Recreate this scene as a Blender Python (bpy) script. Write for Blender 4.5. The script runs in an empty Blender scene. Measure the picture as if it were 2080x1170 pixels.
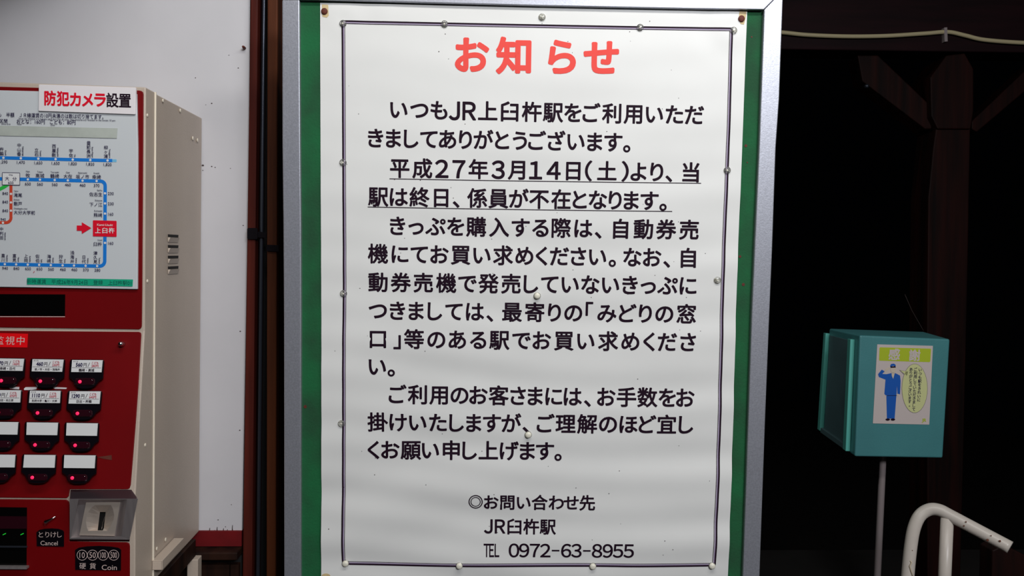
import bpy, bmesh, math, random
from mathutils import Vector, Matrix
S = bpy.context.scene
COL = S.collection
random.seed(7)

# ------------------------------------------------------------------ camera, world, lights, exposure
F = 1700.0
cam = bpy.data.objects.new('camera', bpy.data.cameras.new('camera'))
COL.objects.link(cam)
cam.data.sensor_width = 36.0
cam.data.lens = 36.0 * F / 2080.0
cam.data.clip_start = 0.02
CAM = Vector((0, 0, 1.5))
ROT = (Matrix.Rotation(math.radians(-4.0), 3, 'Z')
       @ Matrix.Rotation(math.radians(90 - 2.4), 3, 'X')
       @ Matrix.Rotation(math.radians(1.30), 3, 'Z'))
cam.matrix_world = Matrix.Translation(CAM) @ ROT.to_4x4()
S.camera = cam

w = bpy.data.worlds.new('night'); S.world = w
w.use_nodes = True
w.node_tree.nodes['Background'].inputs[0].default_value = (0.35, 0.42, 0.6, 1)
w.node_tree.nodes['Background'].inputs[1].default_value = 0.0006

def area(name, loc, target, sx, sy, power, col):
    l = bpy.data.lights.new(name, 'AREA'); l.shape = 'RECTANGLE'; l.size = sx; l.size_y = sy
    l.energy = power; l.color = col
    o = bpy.data.objects.new(name, l); COL.objects.link(o)
    o.location = loc
    o.rotation_euler = (Vector(target) - Vector(loc)).to_track_quat('-Z', 'Y').to_euler()
    return o
area('platform_lamp', (0.27, 0.42, 2.45), (0.25, 1.0, 1.5), 1.44, 0.12, 10.4, (1.0, 0.99, 0.95))
area('hall_lamp', (1.0, -1.9, 2.7), (-0.3, 1.2, 1.3), 1.2, 0.4, 58.0, (0.94, 0.96, 1.0))
area('box_fill_light', (-0.9, 2.7, 2.8), (0.9, 2.2, 1.2), 0.6, 0.12, 5.0, (0.92, 1.0, 0.96))  # added fill without a seen source, brightens the box's left and top

S.view_settings.view_transform = 'Standard'
S.view_settings.look = 'None'
S.view_settings.gamma = 1.0
S.view_settings.use_curve_mapping = False
S.view_settings.exposure = 0.0

# ------------------------------------------------------------------ helpers
def lin(c):
    return tuple(((x / 255.0) / 12.92 if x <= 10 else (((x / 255.0) + 0.055) / 1.055) ** 2.4) for x in c)

def mat(name, rgb, rough=0.5, metal=0.0, noise=0.0, scale=20.0, stretch=(1, 1, 1), bump=0.0,
        emit=None, estr=0.0, spec=0.5, trans=0.0, dark=None, bscale=None, alpha=1.0):
    m = bpy.data.materials.new(name); m.use_nodes = True
    nt = m.node_tree; b = nt.nodes['Principled BSDF']
    base = lin(rgb) + (1,)
    b.inputs['Base Color'].default_value = base
    b.inputs['Roughness'].default_value = rough
    b.inputs['Metallic'].default_value = metal
    b.inputs['Specular IOR Level'].default_value = spec
    b.inputs['Transmission Weight'].default_value = trans
    b.inputs['Alpha'].default_value = alpha
    if emit:
        b.inputs['Emission Color'].default_value = lin(emit) + (1,)
        b.inputs['Emission Strength'].default_value = estr
    if noise or bump:
        tc = nt.nodes.new('ShaderNodeTexCoord'); mp = nt.nodes.new('ShaderNodeMapping')
        mp.inputs['Scale'].default_value = stretch
        nt.links.new(tc.outputs['Object'], mp.inputs['Vector'])
        n = nt.nodes.new('ShaderNodeTexNoise'); n.inputs['Scale'].default_value = scale
        n.inputs['Detail'].default_value = 5
        nt.links.new(mp.outputs['Vector'], n.inputs['Vector'])
        if noise:
            r = nt.nodes.new('ShaderNodeValToRGB')
            d = lin(dark) if dark else tuple(x * (1 - noise) for x in base[:3])
            r.color_ramp.elements[0].position = 0.35; r.color_ramp.elements[0].color = tuple(d) + (1,)
            r.color_ramp.elements[1].position = 0.65; r.color_ramp.elements[1].color = base
            nt.links.new(n.outputs['Fac'], r.inputs['Fac'])
            nt.links.new(r.outputs['Color'], b.inputs['Base Color'])
        if bump:
            n2 = n
            if bscale:
                n2 = nt.nodes.new('ShaderNodeTexNoise'); n2.inputs['Scale'].default_value = bscale
                n2.inputs['Detail'].default_value = 3
                nt.links.new(mp.outputs['Vector'], n2.inputs['Vector'])
            bp = nt.nodes.new('ShaderNodeBump'); bp.inputs['Strength'].default_value = bump
            bp.inputs['Distance'].default_value = 0.002
            nt.links.new(n2.outputs['Fac'], bp.inputs['Height'])
            nt.links.new(bp.outputs['Normal'], b.inputs['Normal'])
    return m

def wood(name, c1, c2, rough=0.6, s=1.0, axis='Z', spec=0.12):
    st = {'Z': (40 * s, 40 * s, 2.0 * s), 'X': (2.0 * s, 40 * s, 40 * s)}[axis]
    return mat(name, c1, rough, spec=spec, noise=1, dark=c2, scale=1.0, stretch=st, bump=0.5)

M = {}
M['wall_white'] = mat('white_painted_board', (211, 209, 213), 0.55, noise=0.06, scale=6, bump=0.08, bscale=60)
M['speck'] = mat('dark_speck', (70, 55, 55), 0.7)
M['smudge'] = mat('grey_smudge', (176, 170, 176), 0.7)
M['brown_red'] = wood('red_brown_wood', (96, 36, 26), (50, 14, 10))
M['brown'] = wood('brown_wood', (92, 48, 26), (42, 20, 12))
M['dark_wood'] = wood('dark_wood', (46, 26, 18), (22, 12, 10))
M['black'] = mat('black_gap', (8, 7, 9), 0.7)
M['conduit'] = mat('dark_pipe', (62, 66, 76), 0.28, metal=0.6)
M['red_board'] = mat('red_painted_board', (120, 8, 16), 0.5, noise=0.4, scale=14)
M['beige'] = mat('beige_enamel', (194, 178, 163), 0.42, noise=0.05, scale=10, bump=0.10, bscale=400)
M['beige_edge'] = mat('pale_edge', (232, 222, 204), 0.4)
M['red'] = mat('red_enamel', (116, 1, 6), 0.5, spec=0.2, noise=0.12, scale=8)
M['dark_red'] = mat('dark_red_trim', (152, 14, 32), 0.5)
M['blackgloss'] = mat('black_acrylic', (7, 6, 6), 0.12, spec=0.3)
M['blackplastic'] = mat('black_plastic', (12, 8, 14), 0.35, spec=0.2)
M['mapwhite'] = mat('white_panel_print', (206, 210, 213), 0.4)
M['cardwhite'] = mat('white_card', (236, 230, 232), 0.45)
M['labelwhite'] = mat('white_insert', (228, 228, 228), 0.35)
M['ink'] = mat('dark_ink', (34, 16, 32), 0.6, spec=0.1)
M['ink_navy'] = mat('navy_ink', (38, 30, 72), 0.6, spec=0.1)
M['ink_red'] = mat('red_ink', (224, 16, 44), 0.5, spec=0.2)
M['ink_red2'] = mat('dull_red_ink', (190, 50, 70), 0.5)
M['title_red'] = mat('salmon_red_ink', (248, 84, 76), 0.55, spec=0.2)
M['ink_lav'] = mat('pale_purple_ink', (168, 152, 182), 0.6)
M['white_ink'] = mat('white_ink', (232, 226, 226), 0.5)
M['blue'] = mat('blue_line_ink', (14, 122, 214), 0.5)
M['lineorange'] = mat('brick_line_ink', (206, 70, 44), 0.5)
M['linegreen'] = mat('green_line_ink', (42, 190, 70), 0.5)
M['linecyan'] = mat('pale_blue_ink', (120, 190, 225), 0.5)
M['tealink'] = mat('green_tape', (8, 168, 128), 0.5)
M['tealdark'] = mat('dark_green_ink', (8, 92, 82), 0.5)
M['tape'] = mat('old_tape', (186, 192, 184), 0.4, noise=0.12, scale=60)
M['steel_dark_refl'] = mat('steel_dark_reflection', (120, 106, 114), 0.36, metal=0.9)  # same steel as the housing, a dark reflection put into its colour
M['steel'] = mat('brushed_steel', (176, 166, 166), 0.34, metal=0.6, noise=0.12, scale=3, stretch=(80, 4, 4))
M['steelplate'] = mat('satin_plate', (206, 192, 180), 0.5, metal=0.45)
M['chrome'] = mat('chrome', (225, 225, 228), 0.16, metal=1.0)
M['polesteel'] = mat('dull_pole_steel', (190, 176, 176), 0.3, metal=0.4)
M['led'] = mat('red_indicator', (255, 40, 80), 0.4, emit=(255, 30, 84), estr=1.15)
M['lens'] = mat('dark_red_lens', (42, 10, 20), 0.18)
M['greenled'] = mat('green_indicator', (40, 200, 60), 0.4, emit=(30, 210, 50), estr=0.35)
M['sticker_red'] = mat('bright_red_sticker', (235, 10, 20), 0.45, spec=0.2)
M['grey_ink'] = mat('grey_ink', (214, 190, 184), 0.5)
M['alu'] = mat('anodised_aluminium', (186, 188, 199), 0.42, metal=0.65, noise=0.16, scale=420, bump=0.05, bscale=500)
M['green_felt'] = mat('green_board', (34, 106, 64), 0.8, spec=0.15, noise=0.30, scale=14, dark=(40, 82, 56), bump=0.2, bscale=300)
M['gapdark'] = mat('seam_shadow', (60, 74, 66), 0.8)
M['paper'] = mat('poster_sheet', (238, 238, 236), 0.42, noise=0.03, scale=10)
M['clear'] = mat('clear_plastic', (252, 252, 248), 0.06, trans=0.9)
M['whitepin'] = mat('ivory_plastic', (236, 232, 216), 0.35)
M['rust'] = mat('rusty_nail', (104, 42, 28), 0.7, noise=0.3, scale=200)
M['ruststain'] = mat('rust_stain', (222, 198, 150), 0.7, noise=0.2, scale=120)
M['teal'] = mat('teal_enamel', (76, 142, 146), 0.42, noise=0.06, scale=12, bump=0.15, bscale=260)
M['teal_edge'] = mat('teal_flange', (96, 188, 176), 0.38)
M['teal_panel'] = mat('grey_teal_panel', (84, 112, 118), 0.6, noise=0.12, scale=9)
M['bluecloth'] = mat('uniform_blue_ink', (0, 92, 190), 0.6)
M['skin'] = mat('skin_ink', (222, 206, 186), 0.6)
M['lime'] = mat('lime_ink', (186, 204, 36), 0.6)
M['bubble'] = mat('pale_yellow_ink', (220, 222, 158), 0.6)
M['grey_line'] = mat('grey_outline_ink', (140, 132, 128), 0.6)
M['stickerpaper'] = mat('sticker_paper', (218, 204, 200), 0.5)
M['pipe_white'] = mat('chipped_white_enamel', (218, 208, 198), 0.35, noise=0.10, scale=16)
M['chip'] = mat('paint_chip', (110, 62, 44), 0.8)
M['cable'] = mat('cream_cable', (204, 190, 150), 0.5)
M['postwood'] = wood('reddish_timber', (40, 12, 8), (16, 6, 5), s=0.7)
M['beamwood'] = wood('beam_timber', (36, 14, 18), (22, 9, 12), s=0.7, axis='X')
M['floor'] = mat('concrete_floor', (44, 40, 38), 0.9, noise=0.25, scale=5, bump=0.4)
M['ground'] = mat('track_ballast', (38, 32, 28), 0.95, noise=0.5, scale=16, bump=0.8)
M['ceil'] = mat('ceiling_board', (96, 84, 74), 0.8, noise=0.1, scale=5)
M['twine'] = mat('pale_twine', (220, 204, 176), 0.8)

def ray(px, py):
    d = ROT @ Vector(((px - 1040) / F, -(py - 585) / F, -1.0))
    return d

class Surf:
    """a real plane in the room: point p, unit normal n towards the viewer"""
    def __init__(s, p, n):
        s.p = Vector(p); s.n = Vector(n).normalized()
    def at(s, px, py, off=0.0):
        d = ray(px, py)
        t = ((s.p + s.n * off) - CAM).dot(s.n) / d.dot(s.n)
        return CAM + d * t
    def shifted(s, o):
        return Surf(s.p + s.n * o, s.n)

def link(name, me, m=None, parent=None):
    o = bpy.data.objects.new(name, me); COL.objects.link(o)
    if m is not None: me.materials.append(m)
    if parent is not None:
        o.parent = parent
        o.matrix_parent_inverse = parent.matrix_world.inverted()
    return o

def tag(o, label=None, cat=None, group=None, kind=None):
    if label: o['label'] = label
    if cat: o['category'] = cat
    if group: o['group'] = group
    if kind: o['kind'] = kind
    return o

def empty(name, loc):
    o = bpy.data.objects.new(name, None); COL.objects.link(o)
    o.location = loc; o.empty_display_size = 0.05
    o.matrix_world = Matrix.Translation(loc)
    return o

def finish(bm, name, m, parent, bevel=0.0, smooth=False, seg=2):
    bmesh.ops.recalc_face_normals(bm, faces=bm.faces)
    me = bpy.data.meshes.new(name); bm.to_mesh(me); bm.free()
    if smooth:
        for p in me.polygons: p.use_smooth = True
    o = link(name, me, m, parent)
    if bevel:
        b = o.modifiers.new('bevel', 'BEVEL'); b.width = bevel; b.segments = seg
        b.limit_method = 'ANGLE'; b.angle_limit = math.radians(40)
    return o

def prism_into(bm, pts, back):
    """pts: front outline (world), back: vector to the rear outline"""
    f = [bm.verts.new(p) for p in pts]; r = [bm.verts.new(p + back) for p in pts]
    n = len(pts)
    bm.faces.new(f); bm.faces.new(r[::-1])
    for i in range(n):
        bm.faces.new((f[i], r[i], r[(i + 1) % n], f[(i + 1) % n]))

def slab(name, surf, poly, d0, d1, m, parent, bevel=0.0):
    bm = bmesh.new()
    prism_into(bm, [surf.at(x, y, d1) for x, y in poly], surf.n * (d0 - d1))
    return finish(bm, name, m, parent, bevel)

def slabs(name, surf, polys, d0, d1, m, parent):
    bm = bmesh.new()
    for poly in polys:
        prism_into(bm, [surf.at(x, y, d1) for x, y in poly], surf.n * (d0 - d1))
    return finish(bm, name, m, parent)

def loft(name, loops, m, parent, cap0=False, cap1=True, smooth=False, bevel=0):
    bm = bmesh.new()
    L = [[bm.verts.new(p) for p in lp] for lp in loops]
    n = len(L[0])
    for a, b in zip(L, L[1:]):
        for i in range(n):
            bm.faces.new((a[i], a[(i + 1) % n], b[(i + 1) % n], b[i]))
    if cap0: bm.faces.new(L[0][::-1])
    if cap1: bm.faces.new(L[-1])
    return finish(bm, name, m, parent, bevel, smooth)

def box(name, lo, hi, m=None, parent=None, bevel=0.0):
    bm = bmesh.new()
    a, b = Vector(lo), Vector(hi)
    pts = [Vector((a.x, a.y, a.z)), Vector((b.x, a.y, a.z)), Vector((b.x, a.y, b.z)), Vector((a.x, a.y, b.z))]
    prism_into(bm, pts, Vector((0, b.y - a.y, 0)))
    return finish(bm, name, m, parent, bevel)

def tube_into(bm, pts, r, seg=12, cap=True):
    rings = []
    n = len(pts)
    up = Vector((0, 0, 1))
    prev = None
    for i, p in enumerate(pts):
        t = (pts[min(i + 1, n - 1)] - pts[max(i - 1, 0)]).normalized()
        if prev is None:
            a = t.cross(up)
            if a.length < 0.1: a = t.cross(Vector((0, 1, 0)))
            a.normalize()
        else:
            a = (prev - t * prev.dot(t)).normalized()
        prev = a
        b = t.cross(a)
        rr = r[i] if isinstance(r, (list, tuple)) else r
        rings.append([bm.verts.new(p + (a * math.cos(k * 2 * math.pi / seg) + b * math.sin(k * 2 * math.pi / seg)) * rr) for k in range(seg)])
    for A, B in zip(rings, rings[1:]):
        for k in range(seg):
            bm.faces.new((A[k], A[(k + 1) % seg], B[(k + 1) % seg], B[k]))
    if cap:
        bm.faces.new(rings[0][::-1]); bm.faces.new(rings[-1])

def tube(name, pts, r, m, parent, seg=12):
    bm = bmesh.new(); tube_into(bm, pts, r, seg)
    return finish(bm, name, m, parent, smooth=True)

def spline(pts, n=6):
    out = []
    P = [pts[0]] + list(pts) + [pts[-1]]
    for i in range(1, len(P) - 2):
        for k in range(n):
            t = k / n
            a, b, c, d = P[i - 1], P[i], P[i + 1], P[i + 2]
            out.append(tuple(0.5 * ((2 * b[j]) + (-a[j] + c[j]) * t + (2 * a[j] - 5 * b[j] + 4 * c[j] - d[j]) * t * t
                                    + (-a[j] + 3 * b[j] - 3 * c[j] + d[j]) * t ** 3) for j in range(len(b))))
    out.append(tuple(pts[-1]))
    return out

def circ(cx, cy, r, n=20, ry=None):
    ry = ry or r
    return [(cx + r * math.cos(2 * math.pi * k / n), cy + ry * math.sin(2 * math.pi * k / n)) for k in range(n)]

def rrect(x0, y0, x1, y1, r, n=4):
    out = []
    for cx, cy, a0 in ((x1 - r, y0 + r, -90), (x1 - r, y1 - r, 0), (x0 + r, y1 - r, 90), (x0 + r, y0 + r, 180)):
        for k in range(n + 1):
            a = math.radians(a0 + 90 * k / n)
            out.append((cx + r * math.cos(a), cy + r * math.sin(a)))
    return out

def stroke(pts, wd):
    """outline of a polyline of width wd in the sheet"""
    L, R = [], []
    n = len(pts)
    for i, (x, y) in enumerate(pts):
        a = pts[max(i - 1, 0)]; b = pts[min(i + 1, n - 1)]
        dx, dy = b[0] - a[0], b[1] - a[1]; l = math.hypot(dx, dy) or 1
        L.append((x - dy / l * wd / 2, y + dx / l * wd / 2)); R.append((x + dy / l * wd / 2, y - dx / l * wd / 2))
    return L, R

def stroke_quads(pts, wd):
    L, R = stroke(pts, wd)
    return [[L[i], L[i + 1], R[i + 1], R[i]] for i in range(len(pts) - 1)]

# ---- lettering
_G = {}
def glyph(ch, res):
    k = (ch, res)
    if k in _G: return _G[k]
    c = bpy.data.curves.new('g', 'FONT'); c.body = ch; c.resolution_u = res
    c.dimensions = '2D'; c.fill_mode = 'FRONT'
    o = bpy.data.objects.new('g', c); COL.objects.link(o)
    me = bpy.data.meshes.new_from_object(o)
    vs = [(v.co.x, v.co.y) for v in me.vertices]; fs = [tuple(p.vertices) for p in me.polygons]
    bpy.data.objects.remove(o); bpy.data.curves.remove(c); bpy.data.meshes.remove(me)
    _G[k] = (vs, fs)
    return _G[k]

class Ink:
    """flat print lying on a surface"""
    def __init__(s, surf, off=0.0003, warp=None):
        s.surf, s.off, s.warp = surf, off, warp; s.v = []; s.f = []
    def add(s, ch, cx, cy, em, slope=0.0, xs=1.0, bold=0.0, ang=0.0, fit=None, align='c'):
        vs, fs = glyph(ch, 6 if em > 25 else 3)
        if not vs: return
        x0 = min(v[0] for v in vs); x1 = max(v[0] for v in vs); y0 = min(v[1] for v in vs); y1 = max(v[1] for v in vs)
        A = s.surf.at(cx, cy, s.off); B = s.surf.at(cx + 10, cy + 10 * slope, s.off)
        r = (B - A); mpp = r.length / 10; r.normalize(); u = s.surf.n.cross(r)
        sy = em * mpp; sx = em * xs * mpp
        ox = {'c': (x0 + x1) / 2, 'l': x0, 'r': x1}[align]
        oy = 0.38
        if fit == 'c': oy = (y0 + y1) / 2
        elif fit == 'cap': oy = 0.341
        ca, sa = math.cos(ang), math.sin(ang)
        # heavier strokes: the outline laid down again slightly shifted, each layer a few microns up
        if bold > 0:
            nd = 14 if bold > 0.03 else 8 if bold > 0.015 else 4
            sh = [(bold * math.cos(2 * math.pi * (q + .5) / nd), bold * math.sin(2 * math.pi * (q + .5) / nd)) for q in range(nd)]
        else: sh = []
        for q, (dx, dy) in enumerate(sh + [(0, 0)]):
            b = len(s.v); up = s.surf.n * (q * 4e-6)
            for x, y in vs:
                X, Y = (x + dx - ox) * sx, (y + dy - oy) * sy
                X, Y = X * ca - Y * sa, X * sa + Y * ca
                s.v.append(A + r * X + u * Y + up)
            s.f += [tuple(i + b for i in f) for f in fs]
    def poly(s, pts):
        b = len(s.v)
        s.v += [s.surf.at(x, y, s.off) for x, y in pts]
        s.f.append(tuple(range(b, b + len(pts))))
    def strip(s, pts, wd):
        for q in stroke_quads(pts, wd): s.poly(q)
    def ring(s, cx, cy, r0, r1, n=28):
        a, b = circ(cx, cy, r0, n), circ(cx, cy, r1, n)
        for i in range(n): s.poly([a[i], a[(i + 1) % n], b[(i + 1) % n], b[i]])
    def build(s, name, m, parent, label=None):
        v = [s.warp(p) for p in s.v] if s.warp else s.v
        me = bpy.data.meshes.new(name)
        me.from_pydata([tuple(p) for p in v], [], s.f); me.update()
        # face the print towards the viewer
        fl = [p.index for p in me.polygons if p.normal.dot(s.surf.n) < 0]
        if fl:
            bm = bmesh.new(); bm.from_mesh(me); bm.faces.ensure_lookup_table()
            bmesh.ops.reverse_faces(bm, faces=[bm.faces[i] for i in fl]); bm.to_mesh(me); bm.free()
        o = link(name, me, m, parent)
        if label: o['label'] = label
        return o

def dome(name, surf, cx, cy, rpx, h, m, parent=None, flat=0.6, off=0.0):
    """a low round head standing on the surface"""
    c = surf.at(cx, cy, off)
    e = surf.at(cx + rpx, cy, off) - c; r = e.length; e.normalize(); u = surf.n.cross(e)
    prof = [(1.0, 0.0), (1.0, 0.35), (0.92, 0.7), (0.7, 0.92), (0.35, 1.0)]
    loops = [[c + (e * math.cos(2 * math.pi * k / 18) + u * math.sin(2 * math.pi * k / 18)) * r * a + surf.n * h * b for k in range(18)] for a, b in prof]
    return loft(name, loops, m, parent, cap0=True, cap1=True, smooth=True)

# ------------------------------------------------------------------ planes of the place
YW = 1.367                              # wall behind ticket machine
YF = 1.12                               # machine front (upper part)
YFL = 1.09                              # machine front (lower part)
wall = Surf((0, YW, 1.5), (0, -1, 0))
front = Surf((0, YF, 1.5), (0, -1, 0))
front_low = Surf((0, YFL, 1.5), (0, -1, 0))
hx = Vector((0.9998, -0.0149, -0.0168)); vx = Vector((-0.0155, -0.9955, -0.0947))
bn = ROT @ (vx.cross(hx)).normalized()
if bn.dot(ray(1075, 600)) > 0: bn = -bn
bp = CAM + ray(1075, 600) * 1.2
board = Surf(bp, bn)                    # face of the green notice board
_r = front.at(296, 177)
XS = _r.x                               # x of the machine's right side
side = Surf((XS, 1.2, 1.5), (1, 0, 0))
zb = side.at(405.9, 1079).z             # underside of the machine
zt = _r.z

# ------------------------------------------------------------------ the setting
o = box('floor', (-3, -2.6, -0.12), (4.5, 4.15, 0.0), M['floor']); tag(o, kind='structure')
o = box('ground', (-3, 4.16, -1.1), (8, 14, -0.95), M['ground']); tag(o, kind='structure')
o = box('ceiling', (-3, -2.6, 3.05), (4.5, 3.3, 3.15), M['ceil']); tag(o, kind='structure')
o = box('shade_lintel', (-0.56, -0.4, 1.99), (-0.47, YW - 0.002, 3.049), M['dark_wood']); tag(o, kind='structure')  # unseen lintel added to keep the platform lamp off the upper wall
xw = wall.at(500, 585).x
xr = wall.at(1480, 585).x
zw = wall.at(450, 1077).z
# white board wall: slightly leaning right edge, torn foot
W = [(-1500, -600), (513, -600), (508, 0), (505.5, 300), (500.5, 600), (496, 850), (492, 1077)]
foot = [(483, 1077.5), (474, 1078.5), (473, 1076), (471, 1078), (462, 1077), (455, 1078.5), (449, 1077), (441, 1078), (436, 1076.5), (431, 1078.5), (424, 1077.2), (405, 1078), (-1500, 1045)]
wl = slab('wall_left', wall, W + foot, -0.02, 0.0, M['wall_white'], None); tag(wl, 'white painted board wall behind the ticket machine', kind='structure')
# chips and specks on the wall
ink = Ink(wall, 0.0004)
for cx, cy, r in ((484, 138, 1.4), (430, 210, 1.6), (418, 213, 0.9), (412, 336, 2.6), (430, 338, 1.6), (437, 340, 1.3), (468, 342, 1.0), (412, 346, 1.2), (397, 158, 1.2), (494, 458, 1.4), (488, 673, 1.7), (487, 874, 1.6), (443, 1056, 1.4), (470, 1025, 1.0), (465, 112, 1.0), (458, 1070, 1.2)):
    ink.poly(circ(cx, cy, r, 9, r * 0.7))
for x, h in ((441, 8), (426, 6), (454, 5), (472, 12), (462, 3)):
    ink.poly([(x - 1.3, 1078), (x - 0.9, 1078 - h * 0.6), (x - 0.2, 1078 - h), (x + 0.8, 1078 - h * 0.9), (x + 0.6, 1078 - h * 0.4), (x + 1.4, 1078)])
ink.build('paint_chips', M['speck'], wl)['kind'] = 'stuff'
# behind the notice board: dark boarding between posts
bd = box('wall_back', (xw + 0.02, YW + 0.06, 0.0), (xr, YW + 0.12, 3.05), M['black']); tag(bd, 'dark boarding behind the notice board', kind='structure')
# wainscot under the white board
z2 = wall.at(450, 1108).z; z3 = wall.at(450, 1125).z
wn = box('wainscot', (-1.9, YW - 0.004, z2), (wall.at(492, 1090).x, YW + 0.02, zw), M['red_board'])
tag(wn, 'dark red painted board under the torn foot of the white wall', 'board')
o = box('trim_1', (-1.9, YW - 0.03, z3), (wall.at(492, 1115).x, YW + 0.02, z2 - 0.001), M['dark_wood'], bevel=0.002); tag(o, kind='structure')
lower = box('trim_2', (-1.9, YW - 0.004, 0.0), (wall.at(492, 1140).x, YW + 0.0, z3 - 0.001), M['black']); tag(lower, kind='structure')
x = -1.9; xe = wall.at(490, 1140).x; pw = 0.062
k = 0
while x < xe - 0.002:
    box('plank', (x + 0.0015, YW - 0.016, 0.0), (min(x + pw, xe), YW - 0.0045, z3 - 0.012), M['dark_wood'], lower)
    x += pw
tag(dome('wall_nail', wall, 497, 98, 3.0, 0.012, M['rust']), 'small bent nail at the right edge of the white wall board', 'nail')

# posts beside the board
def post(name, x0, x1, y0, y1, m, label, lean=0.0):
    a = wall.shifted(YW - y0)
    bm = bmesh.new()
    pts = [a.at(x0[0], 0), a.at(x1[0], 0), a.at(x1[1], 1170), a.at(x0[1], 1170)]
    L = pts[3] + (pts[3] - pts[0]) * 0.9; R = pts[2] + (pts[2] - pts[1]) * 0.9
    T0 = pts[0] - (pts[3] - pts[0]) * 0.9; T1 = pts[1] - (pts[2] - pts[1]) * 0.9
    def fix(p, q, z): return p + (q - p) * ((z - p.z) / (q.z - p.z))
    A = fix(T0, L, 3.04); B = fix(T1, R, 3.04); C = fix(T1, R, 0.0); D = fix(T0, L, 0.0)
    prism_into(bm, [A, B, C, D], Vector((0, y1 - y0, 0)))
    o = finish(bm, name, m, None, 0.002)
    tag(o, label, 'post')
    return o
post('door_casing', (508.5, 492.5), (524, 512), YW - 0.012, YW + 0.05, M['brown_red'], 'red-brown wooden casing strip along the white wall edge')
p2 = post('wooden_post', (543, 541), (564, 560), YW - 0.03, YW + 0.04, M['brown'], 'brown wooden post behind the left frame of the notice board')
gap = post('gap_shade_sheet', (524, 512), (640, 640), YW + 0.0508, YW + 0.0592, M['black'], 'black sheet added as the shade in the gap behind conduit and post')  # added black sheet stands in for the shade in the gap
cs = wall.shifted(0.0)
cp = [wall.shifted(0.006).at(a, b) for a, b in ((539, -250), (536.5, 0), (534, 200), (532, 400), (530, 600), (527.5, 850), (524, 1170), (521, 1500))]
cond = tube('conduit_pipe', cp, 0.0032, M['conduit'], None, 12); tag(cond, 'thin dark pipe running up the gap beside the casing', 'pipe')
brk = empty('pipe_bracket', wall.at(515, 480)); tag(brk, 'black bracket clamping the thin pipe to the casing', 'bracket')
slab('clamp_plate', wall, rrect(502, 463, 523, 486, 3), 0.0125, 0.016, M['blackplastic'], brk)
slab('strap', wall, [(520, 470), (548, 473), (548, 484), (520, 482)], 0.0105, 0.0125, M['blackplastic'], brk)
tag(slab('post_band', wall, [(541, 497), (566, 498), (566, 511), (541, 510)], 0.030, 0.034, M['blackplastic'], None), 'black band around the brown post behind the notice board', 'bracket')

# ------------------------------------------------------------------ notice board
nb = empty('notice_board', board.at(1075, 1500)); tag(nb, 'aluminium framed green notice board holding the big poster', 'notice board')
LO = [(571.5, -60), (573, 0), (573.5, 290), (575.5, 460), (576.6, 640), (577, 900), (577, 1170), (577.5, 1330)]
LI = [(607, -60), (608, 0), (609.5, 290), (611, 460), (611.5, 640), (611, 900), (611, 1170), (611.5, 1330)]
RO = [(1591.5, -60), (1590, 10), (1582, 220), (1576, 300), (1569, 500), (1563, 640), (1554.5, 850), (1543, 1170), (1537, 1330)]
RI = [(1553, -60), (1552, 21), (1547.5, 150), (1542, 300), (1533, 500), (1527, 640), (1520, 850), (1509, 1170), (1503, 1330)]
RO[2] = (1583, 200)
slab('board_panel', board, [(590, -40), (1570, -40), (1520, 1325), (592, 1325)], -0.012, 0.0, M['green_felt'], nb)
def rail(name, a, b):
    return slab(name, board, a + b[::-1], -0.014, 0.0075, M['alu'], nb, bevel=0.0012)
rail('frame_rail', LO[1:7] + [LO[7]], LI[1:7] + [LI[7]])
rail('frame_rail', [(1552.3, 20.2)] + RI[2:], [(1591, -20)] + RO[1:])
slab('frame_rail', board, [(572, -36), (1591.8, -36), (1590.6, -19), (1551.7, 19.6), (1400, 17.6), (1100, 11.6), (900, 6.4), (640, -0.5), (572, -1.5)], -0.014, 0.0078, M['alu'], nb, bevel=0.0012)
slab('frame_rail', board, [(611.5, 1300), (1505, 1304), (1504, 1329), (611.5, 1330)], -0.014, 0.0078, M['alu'], nb, bevel=0.0012)
gs = Ink(board, 0.0004)
gs.strip([(612, 1), (900, 9.5), (1100, 14.5), (1400, 20.2), (1551, 22.6)], 3.0)
gs.build('seam_gap_shade', M['gapdark'], nb)  # dark strip painted for the shaded gap between frame and board
# small rust dots and a scratch on the green
sp = Ink(board, 0.0004)
for cx, cy, r in ((1515, 296, 3), (1510, 578, 3.2), (1503, 521, 2.8), (620, 826, 3.4), (1527, 75, 1.6), (1518, 330, 1.4)):
    sp.poly(circ(cx, cy, r, 10))
sp.build('rust_spots', M['rust'], nb)['kind'] = 'stuff'

# ------------------------------------------------------------------ poster
EX = board.at(1100, 600) - board.at(1000, 600); EX = (EX - board.n * EX.dot(board.n)).normalized()
EY = board.n.cross(EX)
O0 = board.at(1075, 600)
def wave(p):
    d = p - O0
    u, v = d.dot(EX), d.dot(EY)          # v up, metres
    amp = 0.00025 + 0.00105 * max(0.0, min(1.0, (0.25 - v) / 0.6))
    h = math.sin(v * 92 + 5 * u + 1.6 * math.sin(u * 9 + 1)) * math.sin(v * 31 + 4.1 * u + 2)
    h += 0.7 * math.sin(v * 58 - 9 * u + 2.2 * math.sin(u * 6.5 + v * 4))
    h += 0.5 * math.sin(v * 24 - 15 * u + 0.7)
    # pulled towards the pins at the top corners
    for a, b in ((-0.26, 0.385), (0.28, 0.378)):
        q = math.hypot(u - a, v - b); h += 2.2 * math.exp(-(q / 0.05) ** 2) * math.sin(q * 120)
    return amp * (h + 2.4)
def warp(p): return p + board.n * wave(p)
EL = [(650.5, 6.0), (650.8, 150), (651.3, 300), (652.6, 500), (653.4, 700), (653.6, 900), (653.2, 1170), (653.0, 1232)]
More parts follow.
